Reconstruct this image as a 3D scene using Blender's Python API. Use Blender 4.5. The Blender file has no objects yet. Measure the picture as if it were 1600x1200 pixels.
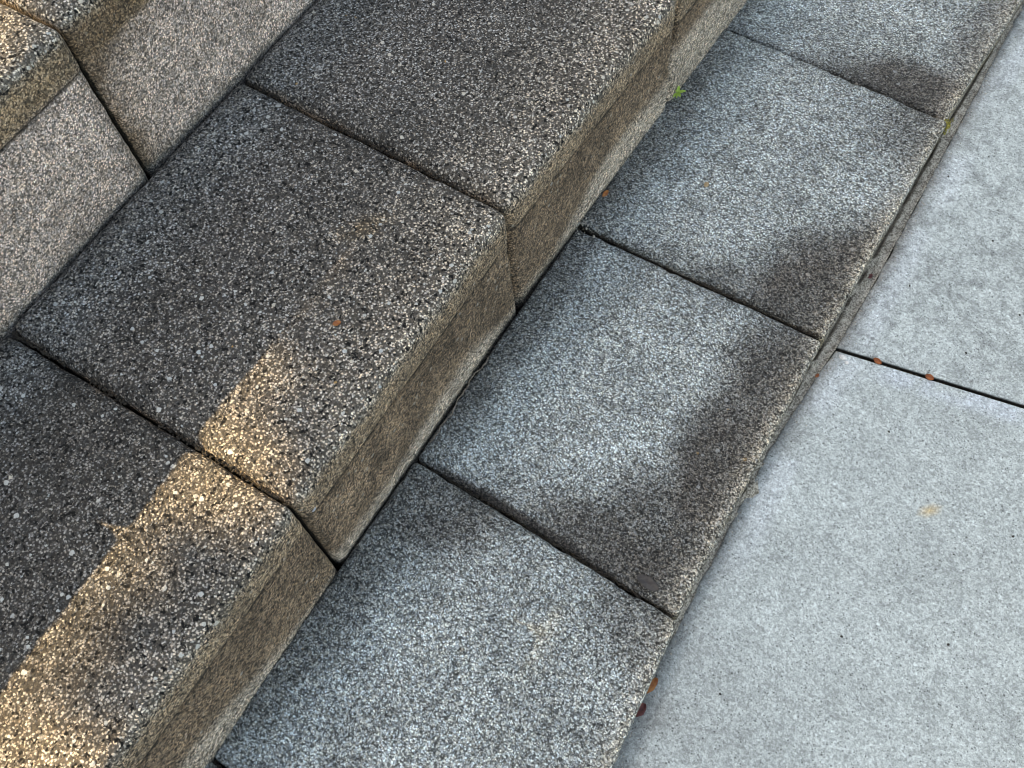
import bpy, math, random
import numpy as np
from mathutils import Matrix, Vector, noise

random.seed(7)
rng = np.random.default_rng(7)
S = bpy.context.scene
COL = S.collection

# ------------------------------------------------------------------ camera
cam_data = bpy.data.cameras.new("camera")
cam = bpy.data.objects.new("camera", cam_data)
COL.objects.link(cam)
right = Vector((0.85538704, -0.45642068, 0.24493505))
R = Matrix(((0.85538704, -0.45642068, 0.24493505),
            (0.51743445, 0.77478985, -0.36326614),
            (-0.02397101, 0.43747098, 0.89891297)))
CAMROWS = R
M4 = R.to_4x4()
M4.translation = Vector((0.32671675, -0.49621373, 1.05))
cam.matrix_world = M4
cam_data.sensor_width = 36.0
cam_data.lens = 36.0 * 1500 / 1600
cam_data.clip_start = 0.02
cam_data.clip_end = 500
S.camera = cam

# ------------------------------------------------------------------ light
SUN_EL = math.radians(37)
SUN_AZ_DIR = Vector((-1.0, -0.22, 0)).normalized()      # horizontal direction TOWARDS the sun
sun_vec = Vector((SUN_AZ_DIR.x * math.cos(SUN_EL), SUN_AZ_DIR.y * math.cos(SUN_EL), math.sin(SUN_EL)))
world = bpy.data.worlds.new("World")
S.world = world
world.use_nodes = True
wn = world.node_tree
bg = wn.nodes["Background"]
sky = wn.nodes.new("ShaderNodeTexSky")
sky.sky_type = 'NISHITA'
sky.sun_disc = False
sky.sun_elevation = SUN_EL
sky.sun_rotation = math.atan2(SUN_AZ_DIR.x, SUN_AZ_DIR.y)
sky.dust_density = 3.0
sky.ozone_density = 1.0
wn.links.new(sky.outputs[0], bg.inputs[0])
bg.inputs[1].default_value = 0.15
sd = bpy.data.lights.new("sun", 'SUN')
sd.energy = 3.8
sd.angle = math.radians(0.53)
sd.color = (1.0, 0.83, 0.57)
sun = bpy.data.objects.new("sun", sd)
COL.objects.link(sun)
sun.rotation_euler = sun_vec.to_track_quat('Z', 'Y').to_euler()
sun.location = (-6, -1, 6)
S.view_settings.view_transform = 'Standard'
S.view_settings.look = 'None'
S.view_settings.gamma = 1
S.view_settings.use_curve_mapping = False
S.cycles.filter_width = 0.85
S.view_settings.exposure = 2.1
S.view_settings.use_white_balance = True
S.view_settings.white_balance_temperature = 9600
S.view_settings.white_balance_tint = 10

# ------------------------------------------------------------------ materials
class N:
    """tiny node helper"""
    def __init__(s, name):
        s.m = bpy.data.materials.new(name)
        s.m.use_nodes = True
        s.t = s.m.node_tree
        s.b = s.t.nodes["Principled BSDF"]
    def new(s, typ, **kw):
        n = s.t.nodes.new(typ)
        for k, v in kw.items():
            setattr(n, k, v)
        return n
    def put(s, sock, v):
        if isinstance(v, bpy.types.NodeSocket):
            s.t.links.new(v, sock)
        elif v is not None:
            sock.default_value = v
    def math(s, op, a, b=None, c=None, clamp=False):
        n = s.new("ShaderNodeMath", operation=op, use_clamp=clamp)
        for i, v in enumerate((a, b, c)):
            s.put(n.inputs[i], v)
        return n.outputs[0]
    def ramp(s, x, lo, hi, a=0.0, b=1.0, smooth=True):
        n = s.new("ShaderNodeMapRange")
        n.interpolation_type = 'SMOOTHSTEP' if smooth else 'LINEAR'
        s.put(n.inputs[0], x); s.put(n.inputs[1], lo); s.put(n.inputs[2], hi)
        s.put(n.inputs[3], a); s.put(n.inputs[4], b)
        return n.outputs[0]
    def noise(s, vec, scale, detail=3, rough=0.55):
        n = s.new("ShaderNodeTexNoise")
        s.put(n.inputs["Vector"], vec); n.inputs["Scale"].default_value = scale
        n.inputs["Detail"].default_value = detail; n.inputs["Roughness"].default_value = rough
        return n.outputs
    def vor(s, vec, scale, feat='F1', rnd=1.0):
        n = s.new("ShaderNodeTexVoronoi", feature=feat)
        s.put(n.inputs["Vector"], vec); n.inputs["Scale"].default_value = scale
        n.inputs["Randomness"].default_value = rnd
        return n.outputs
    def sep(s, col):
        n = s.new("ShaderNodeSeparateColor"); s.put(n.inputs[0], col)
        return n.outputs
    def mix(s, f, a, b, blend='MIX'):
        n = s.new("ShaderNodeMix", data_type='RGBA', blend_type=blend, clamp_factor=True)
        s.put(n.inputs[0], f); s.put(n.inputs[6], a); s.put(n.inputs[7], b)
        return n.outputs[2]
    def scalecol(s, col, f):
        n = s.new("ShaderNodeVectorMath", operation='SCALE')
        s.put(n.inputs[0], col); s.put(n.inputs[3], f)
        return n.outputs[0]
    def addv(s, a, b):
        n = s.new("ShaderNodeVectorMath", operation='ADD')
        s.put(n.inputs[0], a); s.put(n.inputs[1], b)
        return n.outputs[0]

def aggregate_material():
    """weathered exposed-aggregate concrete. attribute 'tone' = local dirt/bleach/painted shade colour,
    attribute 'coarse' = how far the fines are washed out between the grains"""
    k = N("aggregate_concrete")
    pos = k.new("ShaderNodeNewGeometry").outputs["Position"]
    tone = k.new("ShaderNodeAttribute", attribute_name="tone").outputs["Color"]
    coarse = k.new("ShaderNodeAttribute", attribute_name="coarse").outputs["Fac"]
    wob = k.noise(pos, 650, 2)["Color"]
    p2 = k.addv(pos, k.scalecol(wob, 0.0030))
    # fine sand grains
    v1 = k.vor(p2, 600)
    r1 = k.sep(v1["Color"])
    # medium grains
    v2 = k.vor(p2, 410)
    r2 = k.sep(v2["Color"])
    # pebbles
    v3 = k.vor(p2, 165)
    r3 = k.sep(v3["Color"])
    fine = k.math('MULTIPLY', k.math('POWER', r1[0], 1.8), 2.5)
    fine = k.math('MULTIPLY', fine, k.ramp(v1["Distance"], 0.35, 0.75, 1.0, 0.45))
    fine = k.math('ADD', fine, 0.20)
    fine = k.math('MULTIPLY_ADD', k.math('SUBTRACT', fine, 0.95), k.math('MULTIPLY_ADD', coarse, 1.2, 0.84), 0.95)
    g2 = k.math('MULTIPLY', k.math('POWER', r2[1], 1.25), 3.5)
    g2 = k.math('MULTIPLY', g2, k.ramp(v2["Distance"], 0.30, 0.62, 1.0, 0.04))
    g2 = k.math('ADD', g2, 0.20)
    # big pebbles: only some of the cells, each with its own radius
    rad = k.math('MULTIPLY_ADD', k.math('POWER', r3[1], 2.0), 0.32, 0.14)
    inside = k.ramp(k.math('SUBTRACT', v3["Distance"], rad), -0.06, 0.03, 1.0, 0.0)
    peb_on = k.ramp(r3[0], 0.85, 0.87)
    peb = k.math('MULTIPLY', inside, k.math('MULTIPLY', peb_on, coarse))
    base = k.math('ADD', k.math('MULTIPLY', fine, k.math('SUBTRACT', 1.0, coarse)), k.math('MULTIPLY', g2, coarse))
    mid = k.noise(pos, 60, 4, 0.65)["Fac"]
    base = k.math('MULTIPLY', base, k.ramp(mid, 0.25, 0.75, 0.72, 1.28, False))
    lo = k.noise(pos, 14, 4, 0.6)["Fac"]
    base = k.math('MULTIPLY', base, k.ramp(lo, 0.3, 0.7, 0.82, 1.18, False))
    # pits
    pit = k.noise(pos, 240, 2, 0.5)["Fac"]
    pitm = k.ramp(pit, 0.34, 0.42, k.math('MULTIPLY_ADD', coarse, -1.6, 0.85, clamp=True), 1.0)
    base = k.math('MULTIPLY', base, pitm)
    col = k.scalecol(tone, base)
    # grains are less stained than the matrix: tint a little towards stone colour
    warm = k.mix(r2[2], (1.08, 1.0, 0.90, 1), (0.95, 1.0, 1.05, 1))
    col = k.mix(1.0, col, warm, 'MULTIPLY')
    pebcol = k.mix(r3[2], (0.74, 0.68, 0.58, 1), (0.60, 0.66, 0.68, 1))
    pebcol = k.mix(k.ramp(r3[2], 0.975, 0.98), pebcol, (0.55, 0.33, 0.12, 1))
    col = k.mix(k.math('MULTIPLY', peb, 0.8), col, pebcol)
    k.put(k.b.inputs["Base Color"], col)
    k.put(k.b.inputs["Roughness"], 0.85)
    k.b.inputs["Specular IOR Level"].default_value = 0.35
    h = k.math('MULTIPLY', k.ramp(v1["Distance"], 0.0, 0.8, 1.0, 0.0), 0.35)
    h2 = k.math('MULTIPLY', k.ramp(v2["Distance"], 0.0, 0.7, 1.0, 0.0), coarse)
    h3 = k.math('MULTIPLY', peb, 1.2)
    hh = k.math('ADD', k.math('ADD', h, h2), k.math('ADD', h3, k.math('MULTIPLY', pitm, 0.8)))
    hh = k.math('ADD', hh, k.math('MULTIPLY', mid, 1.5))
    bp = k.new("ShaderNodeBump")
    bp.inputs["Strength"].default_value = 0.9
    bp.inputs["Distance"].default_value = 0.0016
    k.put(bp.inputs["Height"], hh)
    k.put(k.b.inputs["Normal"], bp.outputs[0])
    return k.m

def paving_material():
    k = N("smooth_concrete")
    pos = k.new("ShaderNodeNewGeometry").outputs["Position"]
    tone = k.new("ShaderNodeAttribute", attribute_name="tone").outputs["Color"]
    coarse = k.new("ShaderNodeAttribute", attribute_name="coarse").outputs["Fac"]   # here: cloudy mottling
    v = k.vor(pos, 430); r = k.sep(v["Color"])
    f = k.ramp(r[0], 0.0, 1.0, 0.72, 1.28, False)
    sp = k.math('MULTIPLY', k.ramp(r[1], 0.90, 0.93), k.ramp(v["Distance"], 0.25, 0.5, 1.0, 0.0))
    f = k.math('MULTIPLY', f, k.math('SUBTRACT', 1.0, k.math('MULTIPLY', sp, 0.65)))
    vb = k.vor(pos, 170); rb = k.sep(vb["Color"])
    lt = k.math('MULTIPLY', k.ramp(rb[0], 0.90, 0.93), k.ramp(vb["Distance"], 0.25, 0.42, 1.0, 0.0))
    f = k.math('ADD', f, k.math('MULTIPLY', lt, 0.25))
    cl = k.noise(pos, 55, 6, 0.72)["Fac"]
    blotch = k.ramp(cl, 0.44, 0.64, 1.05, 0.66)
    f = k.math('MULTIPLY', f, k.math('ADD', k.math('MULTIPLY', blotch, coarse), k.math('SUBTRACT', 1.0, coarse)))
    big = k.noise(pos, 9, 4, 0.6)["Fac"]
    f = k.math('MULTIPLY', f, k.ramp(big, 0.3, 0.7, 0.90, 1.10, False))
    fn = k.noise(pos, 700, 2, 0.6)["Fac"]
    f = k.math('MULTIPLY', f, k.ramp(fn, 0.3, 0.7, 0.68, 1.30, False))
    k.put(k.b.inputs["Base Color"], k.scalecol(tone, f))
    k.b.inputs["Roughness"].default_value = 0.72
    k.b.inputs["Specular IOR Level"].default_value = 0.4
    bp = k.new("ShaderNodeBump"); bp.inputs["Strength"].default_value = 0.5; bp.inputs["Distance"].default_value = 0.0006
    k.put(bp.inputs["Height"], k.math('ADD', fn, k.math('MULTIPLY', sp, -0.8)))
    k.put(k.b.inputs["Normal"], bp.outputs[0])
    return k.m

def rough_material(name, c1, c2, scale=120, rough=0.9, bump=0.001, grain=700):
    k = N(name)
    pos = k.new("ShaderNodeNewGeometry").outputs["Position"]
    n = k.noise(pos, scale, 5, 0.7)["Fac"]
    v = k.vor(pos, grain); r = k.sep(v["Color"])
    f = k.math('ADD', k.math('MULTIPLY', n, 0.6), k.math('MULTIPLY', r[0], 0.4))
    k.put(k.b.inputs["Base Color"], k.mix(k.ramp(f, 0.25, 0.75), (*c1, 1), (*c2, 1)))
    k.b.inputs["Roughness"].default_value = rough
    bp = k.new("ShaderNodeBump"); bp.inputs["Strength"].default_value = 0.8; bp.inputs["Distance"].default_value = bump
    k.put(bp.inputs["Height"], f)
    k.put(k.b.inputs["Normal"], bp.outputs[0])
    return k.m

def leaf_material(name, c1, c2, trans=0.0, rough=0.5, scale=90):
    k = N(name)
    oc = k.new("ShaderNodeTexCoord").outputs["Object"]
    n = k.noise(oc, scale, 4, 0.6)["Fac"]
    k.put(k.b.inputs["Base Color"], k.mix(k.ramp(n, 0.35, 0.65), (*c1, 1), (*c2, 1)))
    k.b.inputs["Roughness"].default_value = rough
    if trans:
        k.b.inputs["Transmission Weight"].default_value = 0.0
        tr = k.new("ShaderNodeBsdfTranslucent"); tr.inputs[0].default_value = (*c2, 1)
        mx = k.new("ShaderNodeMixShader"); mx.inputs[0].default_value = trans
        k.t.links.new(k.b.outputs[0], mx.inputs[1]); k.t.links.new(tr.outputs[0], mx.inputs[2])
        k.t.links.new(mx.outputs[0], k.t.nodes["Material Output"].inputs[0])
    return k.m

M_AGG = aggregate_material()
M_PAV = paving_material()
M_MORTAR = rough_material("old_mortar", (0.10, 0.085, 0.065), (0.46, 0.42, 0.35), 70, 0.95, 0.002)
M_SOIL = rough_material("soil", (0.012, 0.010, 0.008), (0.04, 0.032, 0.022), 60, 0.95, 0.003)
M_GROUND = rough_material("earth", (0.03, 0.025, 0.018), (0.09, 0.075, 0.05), 6, 0.95, 0.01)
M_MOSS = rough_material("moss", (0.12, 0.12, 0.02), (0.38, 0.33, 0.08), 300, 0.95, 0.001)

# ------------------------------------------------------------------ object helpers
def empty(name, loc, label=None, cat=None, group=None, kind=None):
    o = bpy.data.objects.new(name, None)
    o.empty_display_size = 0.1
    o.location = loc
    COL.objects.link(o)
    if label: o["label"] = label
    if cat: o["category"] = cat
    if group: o["group"] = group
    if kind: o["kind"] = kind
    return o

def mesh_obj(name, verts, faces, mat, parent=None, tone=None, coarse=None, smooth=True, origin=None,
             label=None, cat=None, group=None, kind=None):
    v = np.asarray(verts, float)
    if origin is None:
        mn, mx = v.min(0), v.max(0)
        origin = ((mn[0] + mx[0]) / 2, (mn[1] + mx[1]) / 2, mn[2])
    org = np.array(origin, float)
    me = bpy.data.meshes.new(name)
    me.from_pydata((v - org).tolist(), [], [tuple(int(i) for i in f) for f in faces])
    if smooth:
        me.polygons.foreach_set("use_smooth", [True] * len(me.polygons))
    if tone is not None:
        a = me.color_attributes.new("tone", 'FLOAT_COLOR', 'POINT')
        c = np.ones((len(v), 4)); c[:, :3] = tone
        a.data.foreach_set("color", c.ravel())
    if coarse is not None:
        a = me.attributes.new("coarse", 'FLOAT', 'POINT')
        a.data.foreach_set("value", np.asarray(coarse, float))
    me.materials.append(mat)
    me.update()
    o = bpy.data.objects.new(name, me)
    COL.objects.link(o)
    if parent is not None:
        o.parent = parent
        pl = np.array(parent.location) if parent.parent is None else np.array(parent.location) + np.array(parent.parent.location)
        o.location = tuple(org - pl)
    else:
        o.location = tuple(org)
    if label: o["label"] = label
    if cat: o["category"] = cat
    if group: o["group"] = group
    if kind: o["kind"] = kind
    return o

def fbm(P, scale, seed=0.0, octaves=3):
    """value noise on an (n,3) array"""
    out = np.zeros(len(P)); amp = 1.0; tot = 0
    for o_ in range(octaves):
        Q = P * scale * (2 ** o_) + seed * 17.13 + o_ * 5.7
        i = np.floor(Q).astype(np.int64); f = Q - i
        f = f * f * (3 - 2 * f)
        acc = np.zeros(len(P))
        for dx in (0, 1):
            for dy in (0, 1):
                for dz in (0, 1):
                    h = (i[:, 0] + dx) * 374761393 + (i[:, 1] + dy) * 668265263 + (i[:, 2] + dz) * 2147483647
                    h = (h ^ (h >> 13)) * 1274126177
                    h = ((h ^ (h >> 16)) & 0xffff) / 65535.0
                    w = (f[:, 0] if dx else 1 - f[:, 0]) * (f[:, 1] if dy else 1 - f[:, 1]) * (f[:, 2] if dz else 1 - f[:, 2])
                    acc += h * w
        out += amp * acc; tot += amp; amp *= 0.5
    return out / tot

def sm(x, a, b):
    t = np.clip((x - a) / (b - a), 0, 1)
    return t * t * (3 - 2 * t)

def axis_lines(L, r, step):
    edge = [0, 0.12 * r, 0.35 * r, 0.65 * r, r, 1.8 * r]
    n = max(1, int(round((L - 3.6 * r) / step)))
    mid = [1.8 * r + (L - 3.6 * r) * i / n for i in range(1, n)]
    return np.array(edge + mid + [L - e for e in reversed(edge)])

def rounded_box(W, L, H, r, step=0.006, zfine=True, zextra=()):
    xs, ys, zs = axis_lines(W, r, step), axis_lines(L, r, step), axis_lines(H, r, step if zfine else 0.03)
    if zextra:
        zs = np.array(sorted(list(z for z in zs if min(abs(z - e) for e in zextra) > 0.0007) + list(zextra)))
    idx = {}; V = []; F = []
    def vid(i, j, k):
        key = (i, j, k)
        if key not in idx:
            idx[key] = len(V); V.append((xs[i], ys[j], zs[k]))
        return idx[key]
    nx, ny, nz = len(xs) - 1, len(ys) - 1, len(zs) - 1
    for i in range(nx):
        for j in range(ny):
            F.append((vid(i, j, nz), vid(i + 1, j, nz), vid(i + 1, j + 1, nz), vid(i, j + 1, nz)))
    for j in range(ny):
        for k in range(nz):
            F.append((vid(nx, j, k), vid(nx, j + 1, k), vid(nx, j + 1, k + 1), vid(nx, j, k + 1)))
            F.append((vid(0, j, k), vid(0, j, k + 1), vid(0, j + 1, k + 1), vid(0, j + 1, k)))
    for i in range(nx):
        for k in range(nz):
            F.append((vid(i, 0, k), vid(i + 1, 0, k), vid(i + 1, 0, k + 1), vid(i, 0, k + 1)))
            F.append((vid(i, ny, k), vid(i, ny, k + 1), vid(i + 1, ny, k + 1), vid(i + 1, ny, k)))
    F.append((vid(0, 0, 0), vid(0, ny, 0), vid(nx, ny, 0), vid(nx, 0, 0)))
    V = np.array(V)
    D = np.array([W, L, H])
    inner = np.clip(V, r, D - r)
    d = V - inner
    # cube-corner -> rounded: normalise direction, keep r
    n = np.linalg.norm(d, axis=1)
    m = n > 1e-9
    out = V.copy()
    out[m] = inner[m] + d[m] / n[m, None] * r
    return out, F, D

def block(parent, quad, zb, zt, r, tonefn, lip=True, lip_h=0.045, lip_in=0.003, step=0.006, seed=1.0, wob=0.0012,
          name="step_block", label=None, tilt=(0, 0), batter=0.0):
    """quad: front-low, front-high, back-high, back-low in plan (metres)"""
    fl, fh, bh, bl = [np.array(q, float) for q in quad]
    W = (np.linalg.norm(fl - bl) + np.linalg.norm(fh - bh)) / 2
    L = (np.linalg.norm(fl - fh) + np.linalg.norm(bl - bh)) / 2
    H = zt - zb
    V, F, D = rounded_box(W, L, H, r, step, zextra=[H - lip_h + d for d in (0.002, 0.0, -0.0015, -0.003, -0.0045, -0.006, -0.008)] if lip else ())
    u = V[:, 0] / W; v = V[:, 1] / L; z = V[:, 2]
    below = H - z                                    # distance below the tread
    front = (V[:, 0] > W - r * 1.01)
    if lip:
        t = sm(below, lip_h - 0.001, lip_h + 0.003)
        V[:, 0] -= np.where(front, t * lip_in + 0.0006 * np.exp(-((below - lip_h - 0.003) / 0.0018) ** 2), 0)
        u = V[:, 0] / W
    P2 = (bl[None] * ((1 - u) * (1 - v))[:, None] + fl[None] * (u * (1 - v))[:, None]
          + fh[None] * (u * v)[:, None] + bh[None] * ((1 - u) * v)[:, None])
    P2[:, 0] += np.where(V[:, 0] > W * 0.5, batter * np.clip(below, 0, 0.19) / 0.19, 0)
    P = np.column_stack([P2, zb + z])
    P[:, 2] += np.where(z > H * 0.5, (u - 0.5) * tilt[0] + (v - 0.5) * tilt[1], 0)
    # distance to nearest arris: crumble the edges more than the faces
    ex = np.minimum(V[:, 0], W - V[:, 0]); ey = np.minimum(V[:, 1], L - V[:, 1]); ez = np.minimum(z, H - z)
    srt = np.sort(np.column_stack([ex, ey, ez]), axis=1)
    arris = np.exp(-srt[:, 1] / 0.006)
    c = P.mean(0)
    inner = np.column_stack([np.clip(V[:, 0], r * 2, W - r * 2), np.clip(V[:, 1], r * 2, L - r * 2), np.clip(z, r * 2, H - r * 2)])
    dr = np.column_stack([V[:, 0], V[:, 1], z]) - inner
    nn = np.linalg.norm(dr, axis=1); nn[nn < 1e-9] = 1
    dr = dr / nn[:, None]
    a = fbm(P, 90, seed, 3) - 0.5
    b = fbm(P, 14, seed + 3, 3) - 0.5
    e = fbm(P, 140, seed + 9, 2)
    chip = sm(e, 0.62, 0.80)
    chipbig = sm(fbm(P, 35, seed + 5, 2), 0.70, 0.82)
    P += dr * (wob * (a * 1.1 + b * 1.6) + arris * (a * 0.003 - chip * 0.0032 - chipbig * 0.003))[:, None]
    facing = np.where((below < r * 0.45) , 1.0, 0.0)       # 1 = top
    tone, coarse = tonefn(P, below, W - V[:, 0], V[:, 0], V[:, 1], L - V[:, 1], r, seed)
    # joint walls below the arris hold soil
    wall = (np.minimum(V[:, 1], L - V[:, 1]) < r * 0.14) & (below > r * 1.3) & (W - V[:, 0] > r * 0.8)
    wall |= (V[:, 0] < r * 0.6) & (below > r * 1.2)
    tone[wall] = (0.045, 0.037, 0.027)
    return mesh_obj(name, P, F, M_AGG, parent, tone, coarse, label=label)

# ------------------------------------------------------------------ dirt, bleaching and one painted shade spot on the blocks
def blob(P, cx, cy, rx, ry, ang=0.0, soft=0.5):
    ca, sa = math.cos(ang), math.sin(ang)
    x = P[:, 0] - cx; y = P[:, 1] - cy
    X = (x * ca + y * sa) / rx; Y = (-x * sa + y * ca) / ry
    d = np.sqrt(X * X + Y * Y)
    return 1 - sm(d, 1 - soft, 1 + soft)

def mixc(a, b, t):
    return a * (1 - t)[:, None] + np.asarray(b)[None] * t[:, None]

# world-space soiling of the lowest treads: (cx, cy, rx, ry, angle, strength)
LOW_DIRT = {
    'C': [(0.045, -0.27, 0.10, 0.055, 0.3, 0.75), (0.33, -0.26, 0.06, 0.06, 0, 0.55), (0.02, -0.40, 0.04, 0.14, 0, 0.5)],
    'B': [(0.315, -0.04, 0.062, 0.21, 0.06, 0.95), (0.25, -0.205, 0.10, 0.045, 0.02, 0.9), (0.16, -0.234, 0.15, 0.012, 0.02, 1.25), (0.30, -0.17, 0.09, 0.09, 0, 0.8),
          (0.02, 0.0, 0.035, 0.24, 0, 0.6), (0.33, 0.10, 0.05, 0.07, 0, 0.5)],
    'A': [(0.335, 0.19, 0.095, 0.15, -0.42, 0.95), (0.26, 0.152, 0.10, 0.03, 0, 0.5), (0.345, 0.47, 0.09, 0.06, 0, 0.55),
          (0.02, 0.32, 0.04, 0.22, 0, 0.6)],
    'T': [(0.31, 0.545, 0.13, 0.055, 0.16, 0.95), (0.355, 0.66, 0.05, 0.2, 0, 0.6), (0.02, 0.75, 0.04, 0.22, 0, 0.5)],
}
def low_tone(which):
    def fn(P, below, dfront, dback, dl, dh, r, seed):
        n = fbm(P, 22, seed, 4); n2 = fbm(P, 8, seed + 2, 3)
        c = np.tile(np.array([0.325, 0.368, 0.372]), (len(P), 1))
        c *= (0.86 + 0.28 * n2)[:, None]
        dirt = np.zeros(len(P))
        Pw = P.copy(); Pw[:, 0] += (n - 0.5) * 0.03; Pw[:, 1] += (n2 - 0.5) * 0.03
        for (cx, cy, rx, ry, an, s) in LOW_DIRT.get(which, []):
            dirt = np.maximum(dirt, s * blob(Pw, cx, cy, rx, ry, an, 0.40))
        # grime in the joints
        jl = np.exp(-np.minimum(dl, dh) / 0.012) * 0.55
        jb = np.exp(-dback / 0.02) * 0.55
        black = np.clip(dirt - 1.0, 0, 1) * 3
        dirt = np.clip(dirt * (0.75 + 0.5 * n) , 0, 1)
        c = mixc(c, (0.080, 0.073, 0.066), dirt * 0.95)
        c = mixc(c, (0.045, 0.05, 0.05), np.clip(np.maximum(jl, jb) * (0.6 + 0.9 * n), 0, 1))
        c = mixc(c, (0.03, 0.028, 0.026), np.clip(black, 0, 0.8))
        # worn pale nosing
        nose = np.exp(-np.abs(dfront - 0.004) / 0.010) * (below < 0.02)
        c = mixc(c, (0.46, 0.42, 0.35), np.clip(nose * (0.25 + 0.9 * n), 0, 0.8))
        face = sm(below, r * 0.7, r * 1.6)
        c = mixc(c, (0.22, 0.18, 0.12), face * 0.85)
        return c, 0.20 + 0.15 * dirt
    return fn

def mid_tone(which):
    def fn(P, below, dfront, dback, dl, dh, r, seed):
        n = fbm(P, 24, seed, 4); n2 = fbm(P, 7, seed + 2, 3); n3 = fbm(P, 60, seed + 4, 3)
        dark = {'B': 0.135, 'A': 0.15, 'C': 0.10, 'T': 0.15, 'U': 0.17}[which]
        c = np.tile(np.array([1.04, 1.0, 0.95]) * dark, (len(P), 1))
        c *= (0.75 + 0.5 * n2)[:, None]
        # paler worn strip toward the front, bluish lighter near the back
        wf = np.exp(-(dfront / 0.085) ** 1.4)
        c = mixc(c, (0.36, 0.32, 0.27), np.clip(wf * (0.45 + 0.7 * n), 0, 0.9))
        wb = np.exp(-((dback - 0.045) / 0.03) ** 2) * np.exp(-(np.minimum(dl, dh) / 0.15)) 
        c = mixc(c, (0.26, 0.275, 0.28), np.clip(wb * (0.3 + 0.7 * n), 0, 0.7))
        j = np.exp(-np.minimum(dl, dh) / 0.014) * 0.6
        jb = np.exp(-dback / 0.005) * 0.5
        c = mixc(c, (0.04, 0.04, 0.036), np.clip(np.maximum(j, jb) * (0.5 + 0.9 * n) * (1 - wf * 0.8), 0, 1))
        if which == 'C':   # shade spot painted on the lower-left block, between the sun patches
            b = blob(P, -0.06, -0.50, 0.10, 0.05, 1.2, 0.5)
            c = mixc(c, (0.10, 0.10, 0.098), b * 0.6)
        if which == 'B':   # yellow lichen dots
            b = blob(P, -0.116, -0.093, 0.028, 0.012, 0.9, 0.6) * (n3 > 0.5)
            c = mixc(c, (0.34, 0.22, 0.08), b * 0.25)
        coarse = np.clip(0.95 - 0.5 * np.exp(-dback / 0.05), 0, 1)
        # riser: brown algae film, washed paler towards the bottom
        face = sm(below + (n3 - 0.5) * 0.012, r * 0.2, r * 1.6)
        brown = np.array([0.215, 0.155, 0.108])
        fc = np.tile(brown, (len(P), 1)) * (0.60 + 0.9 * fbm(P * np.array([1, 1, 0.35]), 30, seed + 6, 3))[:, None]
        fc *= (0.72 + 0.56 * fbm(P, 11, seed + 8, 3))[:, None] * np.where(fbm(P, 55, seed + 12, 2) > 0.66, 0.72, 1.0)[:, None]
        lipz = 1 - sm(below, 0.040, 0.050)
        fc = mixc(fc, (0.33, 0.25, 0.175), lipz * 0.6)
        fc = mixc(fc, (0.13, 0.088, 0.055), np.exp(-np.clip(below - 0.05, 0, 1) / 0.03) * (below > 0.046) * np.clip(n2 * 1.5 - 0.35, 0, 0.7))
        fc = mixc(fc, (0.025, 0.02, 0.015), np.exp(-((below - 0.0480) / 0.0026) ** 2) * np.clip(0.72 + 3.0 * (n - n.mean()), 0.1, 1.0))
        H = 0.18
        start = {'A': 0.112, 'T': 0.075, 'B': 0.125, 'C': 0.112, 'U': 0.1}[which]
        if which == 'A':
            start = start + (1 - sm(P[:, 1], 0.05, 0.22)) * 0.05
        ed = np.zeros(len(P))
        if which == 'C':
            start = start + sm(P[:, 1], -0.60, -0.42) * 0.05
        if which == 'B':
            start = start + (1 - sm(P[:, 1], -0.26, -0.10)) * 0.02 + sm(P[:, 1], -0.12, -0.02) * 0.03
        w = sm(below + (n - 0.5) * 0.012, start, start + 0.03)
        fc = mixc(fc, (0.50, 0.43, 0.365), w * 0.88)
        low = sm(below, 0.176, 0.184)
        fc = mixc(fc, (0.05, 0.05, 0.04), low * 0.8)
        c = c * (1 - face)[:, None] + fc * face[:, None]
        coarse = coarse * (1 - face) + 0.34 * face
        return c, coarse
    return fn

def top_tone(which):
    def fn(P, below, dfront, dback, dl, dh, r, seed):
        n = fbm(P, 24, seed, 4); n2 = fbm(P, 8, seed + 2, 3)
        c = np.tile(np.array([0.27, 0.25, 0.22]), (len(P), 1)) * (0.7 + 0.6 * n2)[:, None]
        coarse = np.full(len(P), 0.9)
        face = sm(below, r * 0.3, r * 1.4)
        fc = np.tile(np.array([0.46, 0.385, 0.35]), (len(P), 1)) * (0.8 + 0.4 * n2)[:, None]
        lipz = 1 - sm(below, 0.040, 0.052)
        fc = mixc(fc, (0.23, 0.165, 0.10), lipz * 0.9)
        if which == 'A':
            bb = np.exp(-dl / 0.022) + 0.8 * np.exp(-((below - 0.05) / 0.02)) * np.exp(-dl / 0.10)
            fc = mixc(fc, (0.17, 0.12, 0.078), np.clip(bb * (0.5 + n), 0, 0.9))
        else:
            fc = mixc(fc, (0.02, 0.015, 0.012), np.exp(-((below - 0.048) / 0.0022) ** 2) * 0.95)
            fc = mixc(fc, (0.14, 0.12, 0.10), np.clip(np.exp(-dh / 0.012) * (0.3 + n), 0, 0.6))
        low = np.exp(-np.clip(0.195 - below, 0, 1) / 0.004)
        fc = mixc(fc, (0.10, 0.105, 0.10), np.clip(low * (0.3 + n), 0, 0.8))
        c = c * (1 - face)[:, None] + fc * face[:, None]
        coarse = coarse * (1 - face) + 0.16 * face
        return c, coarse
    return fn

# ------------------------------------------------------------------ large structure
Z1, Z2, Z3 = 0.06, 0.24, 0.435
GZ = -0.075
gv = [(-200, -200, GZ), (200, -200, GZ), (200, 200, GZ), (-200, 200, GZ)]
mesh_obj("ground", gv, [(0, 1, 2, 3)], M_GROUND, kind="structure", smooth=False)

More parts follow.
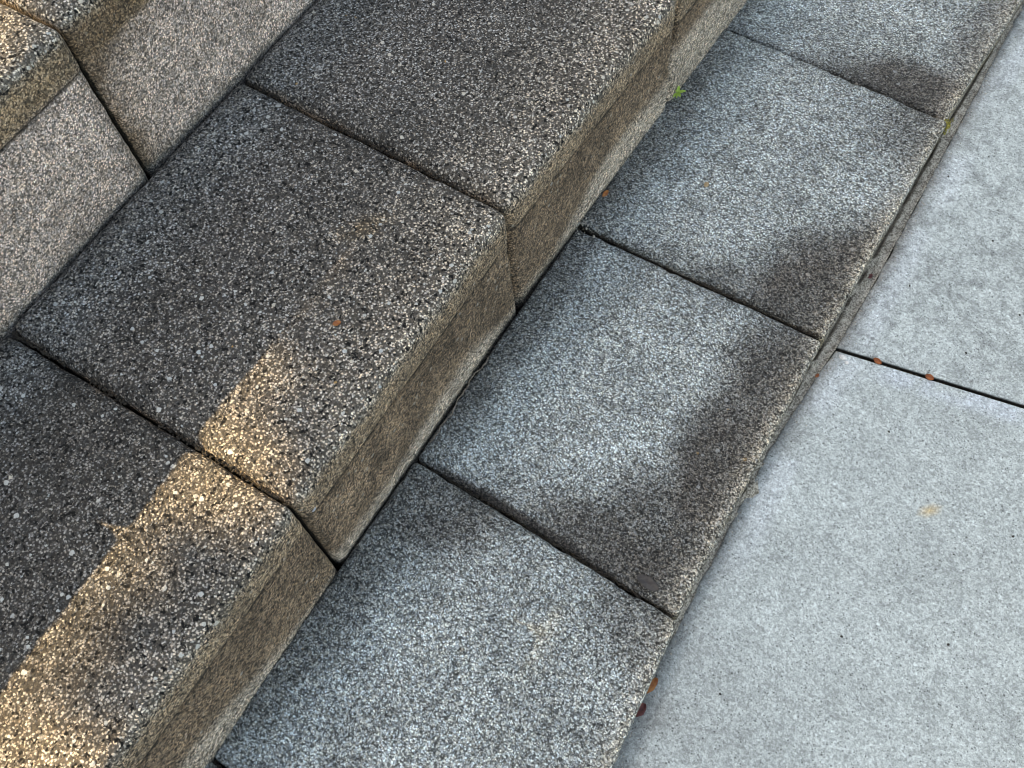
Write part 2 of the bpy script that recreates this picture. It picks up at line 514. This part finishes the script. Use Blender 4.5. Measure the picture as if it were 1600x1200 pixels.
# raised planting terrace behind the steps (out of frame, holds the added leaf screen)
tv, tf = [], []
for (x0, x1, y0, y1, z0, z1_) in [(-9.0, -0.775, -6, 6, GZ, 0.40)]:
    tv = [(x0, y0, z0), (x1, y0, z0), (x1, y1, z0), (x0, y1, z0), (x0, y0, z1_), (x1, y0, z1_), (x1, y1, z1_), (x0, y1, z1_)]
    tf = [(0, 3, 2, 1), (4, 5, 6, 7), (0, 1, 5, 4), (1, 2, 6, 5), (2, 3, 7, 6), (3, 0, 4, 7)]
mesh_obj("terrace", tv, tf, M_GROUND, kind="structure", smooth=False)

# ------------------------------------------------------------------ the three steps
G = 0.0017       # half joint width
def row(parent, seams_front, seams_back, zb, zt, r, fns, **kw):
    """seams listed from low Y to high Y; each seam is a plan point on the front and the back edge"""
    out = []
    for i in range(len(seams_front) - 1):
        f0, f1, b0, b1 = (np.array(seams_front[i]), np.array(seams_front[i + 1]), np.array(seams_back[i]), np.array(seams_back[i + 1]))
        ef = (f1 - f0) / np.linalg.norm(f1 - f0); eb = (b1 - b0) / np.linalg.norm(b1 - b0)
        jit = kw.get('jit', [(0, 0)] * 20)[i]
        quad = [f0 + ef * G + (jit[0], 0), f1 - ef * G + (jit[1], 0), b1 - eb * G, b0 + eb * G]
        fn, lab = fns[i]
        out.append(block(parent, quad, zb, zt + kw.get('dz', [0] * 20)[i], r, fn, lip=kw.get('lip', True), seed=1.3 + i * 2.1 + zt * 10,
                         label=lab, tilt=kw.get('tilt', [(0, 0)] * 20)[i], wob=kw.get('wob', 0.0012), lip_in=kw.get('lip_in', 0.004), batter=kw.get('batter', 0.0)))
    return out

low_step = empty("concrete_step", (0.18, 0.14, GZ),
                 "lowest concrete step, flush beside the pale paving, with blue-grey treads and dark damp stains", "step", "concrete block steps of the stairway")
mid_step = empty("concrete_step", (-0.17, 0.0, GZ),
                 "middle concrete step, dark pebbly tread with a sunlit patch and a tall brown riser", "step", "concrete block steps of the stairway")
top_step = empty("concrete_step", (-0.55, -0.1, GZ),
                 "highest concrete step, at the upper left corner, with a pale pinkish-grey riser", "step", "concrete block steps of the stairway")

row(low_step,
    [(0.372, -0.985), (0.363, -0.61), (0.340, -0.238), (0.340, 0.140), (0.350, 0.521), (0.371, 0.90), (0.385, 1.27)],
    [(0.006, -0.96), (0.010, -0.592), (0.012, -0.229), (0.012, 0.136), (0.017, 0.527), (0.026, 0.915), (0.036, 1.29)],
    GZ + 0.002, Z1, 0.0065,
    [(low_tone('Z'), None), (low_tone('C'), None), (low_tone('B'), "block with a dark damp band along its outer edge and lower joint"), (low_tone('A'), None), (low_tone('T'), None), (low_tone('Z'), None)],
    lip=False, dz=[0, 0.0, -0.002, 0.001, -0.003, 0], tilt=[(0, 0), (0, .002), (0.001, -.003), (-.001, .002), (0, -.003), (0, 0)],
    jit=[(0, 0), (0, 0.003), (0.0, 0.0), (0.001, 0.001), (-0.002, 0), (0, 0)])
row(mid_step,
    [(0.012, -1.11), (0.005, -0.742), (0.0, -0.371), (0.0, 0.0), (0.014, 0.362), (0.028, 0.735), (0.04, 1.10)],
    [(-0.347, -1.11), (-0.352, -0.74), (-0.354, -0.369), (-0.3565, 0.004), (-0.352, 0.375), (-0.34, 0.745), (-0.33, 1.11)],
    GZ + 0.002, Z2, 0.0115,
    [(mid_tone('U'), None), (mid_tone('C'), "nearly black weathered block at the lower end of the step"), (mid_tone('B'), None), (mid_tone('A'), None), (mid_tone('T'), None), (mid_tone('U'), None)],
    batter=0.0105, lip_in=0.0010, dz=[0, -0.001, 0, 0.002, 0, 0], tilt=[(0, 0), (0, 0), (0, 0), (0.001, 0), (0, 0), (0, 0)],
    jit=[(0, 0), (0.002, 0.003), (0.001, 0.0), (-0.002, 0.0), (0.0, 0), (0, 0)])
row(top_step,
    [(-0.352, -1.26), (-0.357, -0.895), (-0.361, -0.523), (-0.366, -0.150), (-0.362, 0.222), (-0.352, 0.595), (-0.342, 0.965)],
    [(-0.77, -1.26), (-0.77, -0.895), (-0.77, -0.523), (-0.77, -0.150), (-0.77, 0.222), (-0.77, 0.595), (-0.77, 0.965)],
    GZ + 0.002, Z3, 0.010,
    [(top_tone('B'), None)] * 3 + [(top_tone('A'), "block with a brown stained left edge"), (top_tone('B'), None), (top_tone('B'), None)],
    batter=0.010, lip_in=0.0015,
    dz=[0, 0, 0, 0.002, 0, 0], jit=[(0, 0), (0, 0), (0.0, 0.001), (-0.002, 0.0), (0, 0), (0, 0)])

# ------------------------------------------------------------------ paving
PZ = 0.028                      # level of the paving
pav = empty("pavement", (1.2, 0.2, GZ), kind="structure")
dv = np.array([math.cos(math.radians(10.2)), math.sin(math.radians(10.2))])
nv = np.array([-dv[1], dv[0]])
J0 = np.array([0.3591, 0.1542])
edge_pts = [(0.3474, -2.9332), (0.3469, -0.1787), (0.3455, -0.0132), (0.3562, 0.1133), (0.3601, 0.1581), (0.365, 0.2788), (0.3679, 0.5026), (0.3708, 0.8044), (0.3883, 2.9068)]
def edge_x(y):
    return -0.0045 + float(np.interp(y, [p[1] for p in edge_pts], [p[0] for p in edge_pts]))
def pav_tone(P, mott, seed):
    n = fbm(P, 12, seed, 4); n2 = fbm(P, 45, seed + 1, 3)
    c = np.tile(np.array([0.375, 0.425, 0.420]), (len(P), 1)) * (0.94 + 0.12 * n)[:, None]
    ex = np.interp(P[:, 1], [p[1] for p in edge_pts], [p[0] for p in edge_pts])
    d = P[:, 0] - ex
    # grime plus painted soft occlusion shade against the step foot, whitish-blue bloom beside it
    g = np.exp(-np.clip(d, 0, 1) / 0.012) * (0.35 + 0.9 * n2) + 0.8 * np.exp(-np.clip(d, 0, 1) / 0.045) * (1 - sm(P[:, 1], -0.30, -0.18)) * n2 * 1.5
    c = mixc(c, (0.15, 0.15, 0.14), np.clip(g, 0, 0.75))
    bl = np.exp(-((d - 0.022) / 0.010) ** 2) * sm(n, 0.40, 0.6) * sm(P[:, 1], -0.2, -0.05)
    c = mixc(c, (0.52, 0.58, 0.62), np.clip(bl, 0, 0.35))
    # joint bloom
    t = (P[:, :2] - J0) @ nv
    jb = np.exp(-((t + 0.012) / 0.010) ** 2) * sm(n2, 0.4, 0.6) * sm((P[:, :2] - J0) @ dv, 0.03, 0.08)
    c = mixc(c, (0.50, 0.57, 0.64), np.clip(jb, 0, 0.5))
    # ochre rust spot
    q = blob(P, 0.5256, 0.0199, 0.008, 0.006, 0.5, 0.7) * (0.5 + n2)
    c = mixc(c, (0.50, 0.34, 0.12), np.clip(q * 0.75, 0, 0.7))
    coarse = np.full(len(P), mott) * (0.6 + 0.8 * n)
    return c, np.clip(coarse, 0, 1)

def paving_slab(s0, s1, t0, t1, mott, seed):
    """s along the joint direction, t across; the low side may be cut along the step"""
    g = 0.0025; step = 0.012 if (t0 > -1.2 and t1 < 1.3 and s0 < 1.0) else 0.15
    r = 0.002
    nt = max(2, int((t1 - t0) / step)); ns = max(2, int((s1 - max(s0, 0)) / step))
    ts = np.concatenate([[t0 + g, t0 + g + r * .3, t0 + g + r], np.linspace(t0 + g + 2.5 * r, t1 - g - 2.5 * r, nt), [t1 - g - r, t1 - g - r * .3, t1 - g]])
    V = []; nsx = None
    for t in ts:
        if s0 < 0:      # cut side: find s where J0+s*dv+t*nv meets the edge
            s = 0.0
            for _ in range(8):
                p = J0 + dv * s + nv * t
                s += (edge_x(p[1]) - p[0]) / dv[0]
            sa = s + 0.001 + 0.006 * (fbm(np.array([[0, t, 0.3]]), 60, 3, 3)[0] - 0.3)
        else:
            sa = s0 + g
        ss = np.concatenate([[sa, sa + r * .3, sa + r], np.linspace(sa + 2.5 * r, s1 - g - 2.5 * r, ns), [s1 - g - r, s1 - g - r * .3, s1 - g]])
        nsx = len(ss)
        for s in ss:
            p = J0 + dv * s + nv * t
            V.append((p[0], p[1], PZ))
    V = np.array(V); nt_ = len(ts)
    I = np.arange(nt_ * nsx).reshape(nt_, nsx)
    ii, jj = np.meshgrid(range(nt_), range(nsx), indexing='ij')
    e = np.minimum(np.minimum(ii, nt_ - 1 - ii), np.minimum(jj, nsx - 1 - jj)).ravel()
    V[:, 2] = PZ + np.array([-0.0016, -0.0006, 0.0])[np.minimum(e, 2)] + (fbm(V, 8, seed, 2) - 0.5) * 0.0008
    F = [(I[i, j], I[i, j + 1], I[i + 1, j + 1], I[i + 1, j]) for i in range(nt_ - 1) for j in range(nsx - 1)]
    rim = list(I[0, :]) + list(I[1:, -1]) + list(I[-1, -2::-1]) + list(I[-2:0:-1, 0])
    base = len(V)
    m = len(rim)
    lowa = V[rim].copy(); lowa[:, 2] = PZ - 0.004
    low = V[rim].copy(); low[:, 2] = PZ - 0.05
    V = np.vstack([V, lowa, low])
    for a in range(m):
        b = (a + 1) % m
        F.append((rim[b], rim[a], base + a, base + b))
        F.append((base + b, base + a, base + m + a, base + m + b))
    F.append(tuple(base + m + a for a in reversed(range(m))))
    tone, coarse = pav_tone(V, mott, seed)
    tone[base:] = (0.03, 0.028, 0.024)
    tone[rim] *= 0.6
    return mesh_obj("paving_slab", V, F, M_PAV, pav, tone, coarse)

slab_a = paving_slab(-1, 0.55, 0.0, 1.0, 1.0, 2.0)
slab_b = paving_slab(-1, 0.80, -1.0, 0.0, 0.42, 5.0)
for (a, b, c, d) in [(0.55, 1.55, 0, 1), (0.80, 1.80, -1, 0), (-1, 0.7, 1, 2), (0.7, 1.7, 1, 2), (-1, 0.6, -2, -1), (0.6, 1.6, -2, -1)]:
    paving_slab(a, b, c, d, 0.5, a * 3 + c + 11)
# bedding sand below the slabs
bv = [(0.345, -2.2, -0.0745), (3, -2.2, -0.0745), (3, 2.6, -0.0745), (0.345, 2.6, -0.0745),
      (0.345, -2.2, PZ - 0.052), (3, -2.2, PZ - 0.052), (3, 2.6, PZ - 0.052), (0.345, 2.6, PZ - 0.052)]
mesh_obj("bedding", bv, [(0, 3, 2, 1), (4, 5, 6, 7), (0, 1, 5, 4), (1, 2, 6, 5), (2, 3, 7, 6), (3, 0, 4, 7)], M_SOIL, pav, smooth=False)

# mortar strip between the lowest step and the paving
fy = [(-0.985, 0.372), (-0.61, 0.363), (-0.238, 0.340), (0.140, 0.340), (0.521, 0.350), (0.90, 0.371), (1.27, 0.385)]
def step_x(y): return float(np.interp(y, [p[0] for p in fy], [p[1] for p in fy]))
ys = np.linspace(-0.9, 1.25, 1400)
V = []; prof_n = 13
for y in ys:
    xa = step_x(y) - 0.004; xb = max(edge_x(y) - 0.001, step_x(y) + 0.003) + 0.0030
    lump = math.exp(-((y + 0.06) / 0.011) ** 2)
    xb += lump * 0.010
    for k in range(prof_n):
        u = k / (prof_n - 1)
        x = xa + (xb - xa) * u
        q = np.array([[x, y, 0.0]])
        V.append((x, y, 0.0))
V = np.array(V)
u = np.tile(np.linspace(0, 1, prof_n), len(ys))
yy = V[:, 1]
n1 = fbm(V, 120, 1, 3); n2 = fbm(V, 40, 2, 3); n3 = fbm(V, 10, 5, 2)
V[:, 2] = PZ + 0.004 * (1 - u) + (n1 - 0.5) * 0.006 - 0.002 + np.exp(-((yy + 0.06) / 0.012) ** 2) * 0.004 * np.sin(np.pi * np.clip(u, 0, 1))
V[:, 2] -= 0.014 * np.exp(-((u - 0.27 - 0.3 * (n3 - 0.5)) / 0.065) ** 2) * sm(n2, 0.28, 0.45)
V[:, 2] += 0.0012 * sm(u, 0.8, 1.0)
V[:, 0] += (n2 - 0.5) * 0.002
F = [(i * prof_n + k, i * prof_n + k + 1, (i + 1) * prof_n + k + 1, (i + 1) * prof_n + k) for i in range(len(ys) - 1) for k in range(prof_n - 1)]
V2 = V.copy(); V2[:, 2] = -0.03
nb = len(V)
# closed underside
idx = np.arange(nb).reshape(len(ys), prof_n)
rim = list(idx[0, :]) + list(idx[1:, -1]) + list(idx[-1, -2::-1]) + list(idx[-2:0:-1, 0])
VV = np.vstack([V, V2[rim]])
for a in range(len(rim)):
    b = (a + 1) % len(rim)
    F.append((rim[b], rim[a], nb + a, nb + b))
mesh_obj("mortar_strip", VV, F, M_MORTAR, pav)

# ------------------------------------------------------------------ loose crumbs and soil in the joints
def ico(sub=0):
    t = (1 + 5 ** 0.5) / 2
    v = np.array([(-1, t, 0), (1, t, 0), (-1, -t, 0), (1, -t, 0), (0, -1, t), (0, 1, t), (0, -1, -t), (0, 1, -t), (t, 0, -1), (t, 0, 1), (-t, 0, -1), (-t, 0, 1)], float)
    v /= np.linalg.norm(v[0])
    f = [(0, 11, 5), (0, 5, 1), (0, 1, 7), (0, 7, 10), (0, 10, 11), (1, 5, 9), (5, 11, 4), (11, 10, 2), (10, 7, 6), (7, 1, 8),
         (3, 9, 4), (3, 4, 2), (3, 2, 6), (3, 6, 8), (3, 8, 9), (4, 9, 5), (2, 4, 11), (6, 2, 10), (8, 6, 7), (9, 8, 1)]
    return v, f
IV, IF = ico()
def crumbs(name, centres, radii, mat, parent=None, **kw):
    V = []; F = []
    for c, r in zip(centres, radii):
        a = rng.normal(size=(3, 3)); q, _ = np.linalg.qr(a)
        s = np.array([1, rng.uniform(0.6, 1), rng.uniform(0.4, 0.8)])
        v = (IV * s * r * (1 + rng.uniform(-0.15, 0.15, (12, 1)))) @ q.T + np.array(c)
        b = len(V) * 12
        F += [tuple(b + i for i in f) for f in IF]
        V.append(v)
    return mesh_obj(name, np.vstack(V), F, mat, parent, smooth=False, **kw)

def foot_line(x_of_y, y0, y1, z, n, spread, rmin, rmax):
    c = []; r = []
    for _ in range(n):
        y = rng.uniform(y0, y1)
        if fbm(np.array([[0, y, z]]), 18, 4, 2)[0] < 0.48 and rng.random() < 0.8: continue
        rr = rng.uniform(rmin, rmax) * rng.uniform(0.5, 1)
        c.append((x_of_y(y) + rng.normal() * spread, y, z + rr * 0.2 - abs(rng.normal()) * 0.002)); r.append(rr)
    return c, r
for seams, zz, xe in (([(-0.60, -0.592), (-0.238, -0.229), (0.140, 0.136), (0.521, 0.527)], Z1, (0.34, 0.012)),
                      ([(-0.371, -0.369), (0.0, 0.004), (0.362, 0.375)], Z2, (0.0, -0.354))):
    cj = []; rj = []
    for (yf, yb) in seams:
        for _ in range(420):
            u_ = rng.uniform(0.01, 0.985); x_ = xe[0] + (xe[1] - xe[0]) * u_; y_ = yf + (yb - yf) * u_
            if fbm(np.array([[x_, y_, zz]]), 22, 6, 2)[0] < 0.46: continue
            rr = rng.uniform(0.0007, 0.0019)
            cj.append((x_, y_ + rng.normal() * 0.0011, zz - 0.0035 - abs(rng.normal()) * 0.0025)); rj.append(rr)
    crumbs("joint_soil", cj, rj, M_SOIL, low_step if zz == Z1 else mid_step, kind="stuff")
c1, r1 = foot_line(lambda y: float(np.interp(y, [-0.74, -0.37, 0, 0.36, 0.73], [0.012, 0.0105, 0.0115, 0.017, 0.03])), -0.75, 0.9, Z1 - 0.004, 900, 0.0022, 0.0006, 0.0019)
crumbs("joint_soil", c1, r1, M_SOIL, low_step, kind="stuff")
c2, r2 = foot_line(lambda y: -0.3545 + 0.002 * y, -0.7, 0.6, Z2 - 0.004, 700, 0.0018, 0.0006, 0.0016)
crumbs("joint_soil", c2, r2, M_SOIL, mid_step, kind="stuff")

# small grey rubble at the joint corner below the riser
M_RUB = rough_material("pale_grit", (0.16, 0.16, 0.14), (0.42, 0.40, 0.36), 300, 0.9, 0.0005)
cc = [(0.021 + rng.normal() * 0.005, 0.142 + rng.normal() * 0.008, Z1 + 0.0006) for _ in range(26)]
crumbs("grit", cc, [rng.uniform(0.0008, 0.0026) for _ in cc], M_RUB,
       label="small pile of pale grit and crumbs at a joint corner, at the foot of the brown riser", cat="grit", kind="stuff")

cj = []; rj = []
for _ in range(420):
    s_ = rng.uniform(0.002, 0.5); p = J0 + dv * s_ + nv * rng.normal() * 0.0009
    if fbm(np.array([[s_, 0, 0]]), 14, 8, 2)[0] < 0.40: continue
    cj.append((p[0], p[1], PZ - 0.005 - rng.uniform(0, 0.004))); rj.append(rng.uniform(0.0008, 0.002))
crumbs("joint_soil", cj, rj, M_SOIL, pav, kind="stuff")
# grit and dust gathered along the foot of the lowest step
cj = []; rj = []
for _ in range(900):
    y = rng.uniform(-0.45, 0.9)
    d_ = abs(rng.normal()) * 0.007
    cj.append((max(edge_x(y), step_x(y)) + d_, y, PZ + 0.0002)); rj.append(rng.uniform(0.0003, 0.0010))
crumbs("grit", cj, rj, M_MORTAR, pav, kind="stuff")

# ------------------------------------------------------------------ leaves and litter
def leaf(name, loc, length, width, rot, mat, curl=0.15, label=None, cat="leaf", tilt=(0, 0), thick=0.0004, pointy=1.0, group=None, parent=None, bend=0.0):
    nu, nw = 12, 6
    V = []
    for i in range(nu + 1):
        t = i / nu
        w = width * 0.5 * (math.sin(math.pi * t) ** (0.7 * pointy)) + 0.00005
        for j in range(nw + 1):
            s = j / nw * 2 - 1
            z = curl * width * (s * s) + bend * length * (t - 0.5) ** 2 * 4 * 0.25 + 0.02 * width * math.sin(t * 9 + s * 3)
            if abs(s) < 0.2: z -= 0.05 * width
            V.append(((t - 0.5) * length, s * w * (1 + 0.05 * math.sin(t * 17)), z))
    V = np.array(V); n = len(V)
    V = np.vstack([V + (0, 0, thick), V])
    V[:, 2] -= V[:, 2].min()
    F = []
    W = nw + 1
    for i in range(nu):
        for j in range(nw):
            a, b, c, d = i * W + j, i * W + j + 1, (i + 1) * W + j + 1, (i + 1) * W + j
            F.append((a, d, c, b)); F.append((n + a, n + b, n + c, n + d))
    for i in range(nu):
        for j, sgn in ((0, 1), (nw, -1)):
            a, d = i * W + j, (i + 1) * W + j
            F.append((a, n + a, n + d, d) if sgn > 0 else (a, d, n + d, n + a))
    Rm = (Matrix.Rotation(rot, 3, 'Z') @ Matrix.Rotation(tilt[0], 3, 'X') @ Matrix.Rotation(tilt[1], 3, 'Y'))
    V = V @ np.array(Rm).T + np.array(loc)
    return mesh_obj(name, V, F, mat, parent, origin=loc, label=label, cat=(cat if parent is None else None), group=group)

M_DARKLEAF = leaf_material("dead_dark_leaf", (0.020, 0.017, 0.016), (0.048, 0.042, 0.038), rough=0.6, scale=160)
M_RUST = leaf_material("rust_leaf", (0.18, 0.045, 0.012), (0.32, 0.10, 0.03), rough=0.55, scale=200)
M_ORANGE = leaf_material("orange_leaf", (0.24, 0.065, 0.015), (0.34, 0.13, 0.03), rough=0.55, scale=200)
M_MAROON = leaf_material("maroon_leaf", (0.06, 0.02, 0.02), (0.14, 0.035, 0.03), rough=0.6, scale=200)
M_TAN = leaf_material("tan_seed", (0.25, 0.17, 0.09), (0.40, 0.30, 0.17), rough=0.6, scale=200)
M_GREEN = leaf_material("weed_leaf", (0.34, 0.56, 0.08), (0.46, 0.62, 0.14), trans=0.25, rough=0.45, scale=150)

leaf("leaf", (0.2975, -0.2215, Z1 + 0.0005), 0.027, 0.0125, math.radians(-5), M_DARKLEAF, 0.10, tilt=(0.05, 0.02), pointy=0.8,
     label="dark grey oval leaf lying over a joint of the lowest step")
leaf("leaf", (-0.074, -0.200, Z2 + 0.0008), 0.0085, 0.0058, math.radians(55), M_ORANGE, 0.2, pointy=0.8,
     label="tiny orange-brown leaf scrap on the dark middle tread")
leaf("leaf", (0.3455, -0.3052, PZ + 0.0012), 0.021, 0.010, math.radians(72), M_ORANGE, 0.45, tilt=(0.75, 0.1), pointy=0.9,
     label="orange leaf tucked under the edge of the lowest step")
leaf("leaf", (0.3485, -0.3325, PZ + 0.001), 0.018, 0.011, math.radians(70), M_MAROON, 0.3, tilt=(0.3, 0.1), pointy=0.9,
     label="dark maroon leaf below the orange leaf at the step foot")
leaf("leaf", (0.4063, 0.1629, PZ - 0.0002), 0.011, 0.0062, math.radians(-14), M_RUST, 0.3, tilt=(0.5, 0), pointy=0.8,
     label="rust-red leaf scrap in the paving joint, the one nearer the steps")
leaf("leaf", (0.4662, 0.1735, PZ - 0.0002), 0.0105, 0.0068, math.radians(-3), M_RUST, 0.3, tilt=(0.5, 0), pointy=0.8,
     label="orange-red leaf scrap in the paving joint, the one farther from the steps")
leaf("leaf", (0.3533, 0.2661, PZ + 0.003), 0.008, 0.005, math.radians(80), M_MAROON, 0.4, tilt=(0.4, 0),
     label="small dark red leaf bit on the mortar strip beside the mottled slab")
leaf("leaf", (0.3518, 0.1065, PZ + 0.003), 0.006, 0.004, math.radians(70), M_RUST, 0.4, tilt=(0.4, 0),
     label="tiny rust-red leaf bit at the slab edge just below the paving joint")
leaf("leaf", (0.0195, 0.192, Z1 + 0.001), 0.012, 0.006, math.radians(80), M_ORANGE, 0.3, tilt=(0.7, 0),
     label="small orange leaf wedged at the foot of the brown riser")
leaf("leaf", (0.3484, 0.5805, PZ + 0.004), 0.016, 0.004, math.radians(80), M_RUST, 0.4, tilt=(0.4, 0),
     label="narrow rusty leaf sliver on the mortar strip near the upper right corner")

def pebble(name, loc, size, mat, label, cat):
    v, f = ico()
    # one subdivision for a rounder pebble
    V = [tuple(p) for p in v]; F = []; cache = {}
    def midp(a, b):
        k = (min(a, b), max(a, b))
        if k not in cache:
            m = (np.array(V[a]) + np.array(V[b])) / 2; m /= np.linalg.norm(m); cache[k] = len(V); V.append(tuple(m))
        return cache[k]
    for a, b, c in f:
        ab, bc, ca = midp(a, b), midp(b, c), midp(c, a)
        F += [(a, ab, ca), (b, bc, ab), (c, ca, bc), (ab, bc, ca)]
    V = np.array(V); V *= (1 + 0.25 * (fbm(V + 3, 1.7, loc[0] * 100, 2) - 0.5))[:, None]
    V = V * np.array(size) / 2 + np.array(loc) + (0, 0, size[2] * 0.35)
    return mesh_obj(name, V, F, mat, origin=loc, label=label, cat=cat)
pebble("seed", (0.124, 0.269, Z1), (0.0065, 0.009, 0.004), M_TAN, "tan seed lying alone on the pale part of the lowest tread", "seed")
M_WHITE = rough_material("white_chip", (0.45, 0.46, 0.46), (0.7, 0.7, 0.68), 300, 0.8, 0.0005)
pebble("stone_chip", (0.3693, 0.1464, PZ - 0.0005), (0.010, 0.007, 0.003), M_WHITE, "larger white stone chip in the slab corner beside the paving joint", "stone chip")
pebble("stone_chip", (0.3761, 0.1425, PZ - 0.0005), (0.005, 0.005, 0.002), M_WHITE, "smaller white stone chip in the slab corner beside the paving joint", "stone chip")
M_BLUEPEB = rough_material("blue_grey_stone", (0.22, 0.25, 0.30), (0.42, 0.44, 0.50), 200, 0.7, 0.0005)
pebble("pebble", (0.0015, -0.357, 0.197), (0.006, 0.007, 0.005), M_BLUEPEB, "bluish pebble caught in the chipped riser joint of the middle step", "pebble")

# dark crumbs on the paving
cr = [(0.403, 0.302), (0.4965, 0.2455), (0.455, 0.1), (0.571, -0.003), (0.42, 0.55), (0.385, 0.49), (0.535, 0.33), (0.62, 0.05), (0.5, -0.15), (0.47, 0.42), (0.60, -0.10), (0.415, -0.27)]
M_BLACK = rough_material("black_crumb", (0.01, 0.01, 0.01), (0.04, 0.035, 0.03), 300, 0.9, 0.0005)
for i, (x, y) in enumerate(cr):
    pass
crumbs("crumbs", [(x * 0.973 + 0.0088, y * 0.973 - 0.0134, PZ + 0.0006) for x, y in cr], [rng.uniform(0.0010, 0.0019) for _ in cr], M_BLACK,
       label="sparse black crumbs scattered on the pale paving slabs", cat="crumbs", kind="stuff")

# moss tuft on the corner of the lowest step
mc = [(0.3515 + rng.normal() * 0.0022, 0.518 + rng.normal() * 0.006, Z1 - 0.006 + rng.normal() * 0.004) for _ in range(70)]
crumbs("moss", mc, [rng.uniform(0.0008, 0.002) for _ in mc], M_MOSS, low_step, kind="stuff")

# dry root strand along the foot of the riser
def tube(name, pts, rad, mat, parent=None, **kw):
    pts = [np.array(p, float) for p in pts]
    V = []; F = []; k = 6
    for i, p in enumerate(pts):
        d = pts[min(i + 1, len(pts) - 1)] - pts[max(i - 1, 0)]; d /= np.linalg.norm(d)
        a = np.cross(d, (0, 0, 1.0)); 
        if np.linalg.norm(a) < 1e-3: a = np.cross(d, (1.0, 0, 0))
        a /= np.linalg.norm(a); b = np.cross(d, a)
        rr = rad[i] if hasattr(rad, '__len__') else rad
        for j in range(k):
            t = 2 * math.pi * j / k
            V.append(p + (a * math.cos(t) + b * math.sin(t)) * rr)
    for i in range(len(pts) - 1):
        for j in range(k):
            F.append((i * k + j, i * k + (j + 1) % k, (i + 1) * k + (j + 1) % k, (i + 1) * k + j))
    F.append(tuple(reversed(range(k)))); F.append(tuple((len(pts) - 1) * k + j for j in range(k)))
    return mesh_obj(name, np.array(V), F, mat, parent, **kw)
M_ROOT = rough_material("dry_root", (0.07, 0.06, 0.05), (0.24, 0.20, 0.16), 300, 0.9, 0.0004)
pts = []
for i in range(30):
    t = i / 29
    pts.append((0.0155 + 0.0015 * math.sin(t * 7) + 0.0012 * math.sin(t * 23) + 0.0008 * math.sin(t * 61), -0.205 + 0.125 * t, Z1 + 0.001 + 0.0012 * math.sin(t * 11)))
tube("root", pts, 0.0008, M_ROOT, label="dry root strand along the foot of the middle riser", cat="root")

# green weed in the corner
weed = empty("weed", (0.026, 0.378, Z1 - 0.004), "tiny bright green weed sprouting at the foot of the brown riser", "weed")
base = np.array((0.026, 0.378, Z1 - 0.004))
tip = base + (0.001, 0.0, 0.014)
tube("stem", [base, base + (0.0004, 0.0004, 0.007), tip], [0.0011, 0.001, 0.0008], M_GREEN, weed)
for (a, ln, wd, up) in [(112, 0.0095, 0.0042, 0.45), (30, 0.011, 0.0042, 0.3), (-42, 0.0095, 0.0042, 0.15), (-105, 0.009, 0.0035, -0.2), (-160, 0.005, 0.0045, 0.6)]:
    A = math.radians(a)
    d = np.array((math.cos(A) * math.cos(up), math.sin(A) * math.cos(up), math.sin(up)))
    c = tip + d * ln * 0.52
    leaf("leaf", tuple(c), ln, wd, A, M_GREEN, 0.25, tilt=(0.15, -up), thick=0.0003, parent=weed, pointy=0.9, bend=-0.25)

# ------------------------------------------------------------------ unseen leaf screen added beyond the steps to shade them
shade_hedge = empty("shade_hedge", (-5.0, -1.0, 0.40), "leafy screen added out of frame behind the steps to shade them from the sun", "shade_hedge")
M_LEAF = leaf_material("shade_hedge_leaf", (0.03, 0.06, 0.015), (0.06, 0.11, 0.03), rough=0.5, scale=3)
M_BARK = rough_material("bark", (0.05, 0.04, 0.03), (0.13, 0.10, 0.07), 30, 0.9, 0.003)
sv = np.array(sun_vec)
SUN_GAPS = [(Z2, -0.098, -0.365, 0.056, 0.088, 0.0), (Z2, -0.125, -0.46, 0.040, 0.09, 0.1), (Z2, -0.13, -0.55, 0.045, 0.07, 0.2),
        (Z2, -0.09, -0.69, 0.085, 0.11, 0.0), (Z3, -0.475, -0.235, 0.05, 0.10, 0.0)]  # openings left along the sun rays to shape the sun patches
nL = 130000
H0, H1 = 0.45, 6.6
c = np.column_stack([rng.uniform(-5.6, -4.4, nL), rng.uniform(-5.2, 2.8, nL), rng.uniform(H0, H1, nL)])
size = rng.uniform(0.06, 0.10, nL)
keep = np.ones(nL, bool)
for (zp, gx, gy, rx, ry, an) in SUN_GAPS:
    t = (c[:, 2] - zp) / sv[2]
    px = c[:, 0] - sv[0] * t - gx; py = c[:, 1] - sv[1] * t - gy
    ca, sa = math.cos(an), math.sin(an)
    X = (px * ca + py * sa) / (rx + size * 0.75); Y = (-px * sa + py * ca) / (ry + size * 0.75)
    keep &= (X * X + Y * Y) > 1.0
c = c[keep]; size = size[keep]; n = len(c)
a = rng.normal(size=(n, 3)); a /= np.linalg.norm(a, axis=1)[:, None]
b = np.cross(a, rng.normal(size=(n, 3))); b /= np.linalg.norm(b, axis=1)[:, None]
V = np.empty((n, 4, 3))
V[:, 0] = c - a * size[:, None]; V[:, 2] = c + a * size[:, None]
V[:, 1] = c + b * (size * 0.55)[:, None]; V[:, 3] = c - b * (size * 0.55)[:, None]
F = np.arange(n * 4).reshape(n, 4)
mesh_obj("shade_foliage", V.reshape(-1, 3), F, M_LEAF, shade_hedge, smooth=False, kind="stuff")
for y in np.linspace(-4.8, 2.4, 9):
    z0 = 0.4
    pts = [(-5.0 + 0.05 * math.sin(i + y), y + 0.04 * math.cos(i * 1.7), z0 + i * 0.55) for i in range(7)]
    if abs(y + 1.5) > 0.01:
        tube("trunk", pts, [0.045 * (1 - i / 9) for i in range(7)], M_BARK, shade_hedge)
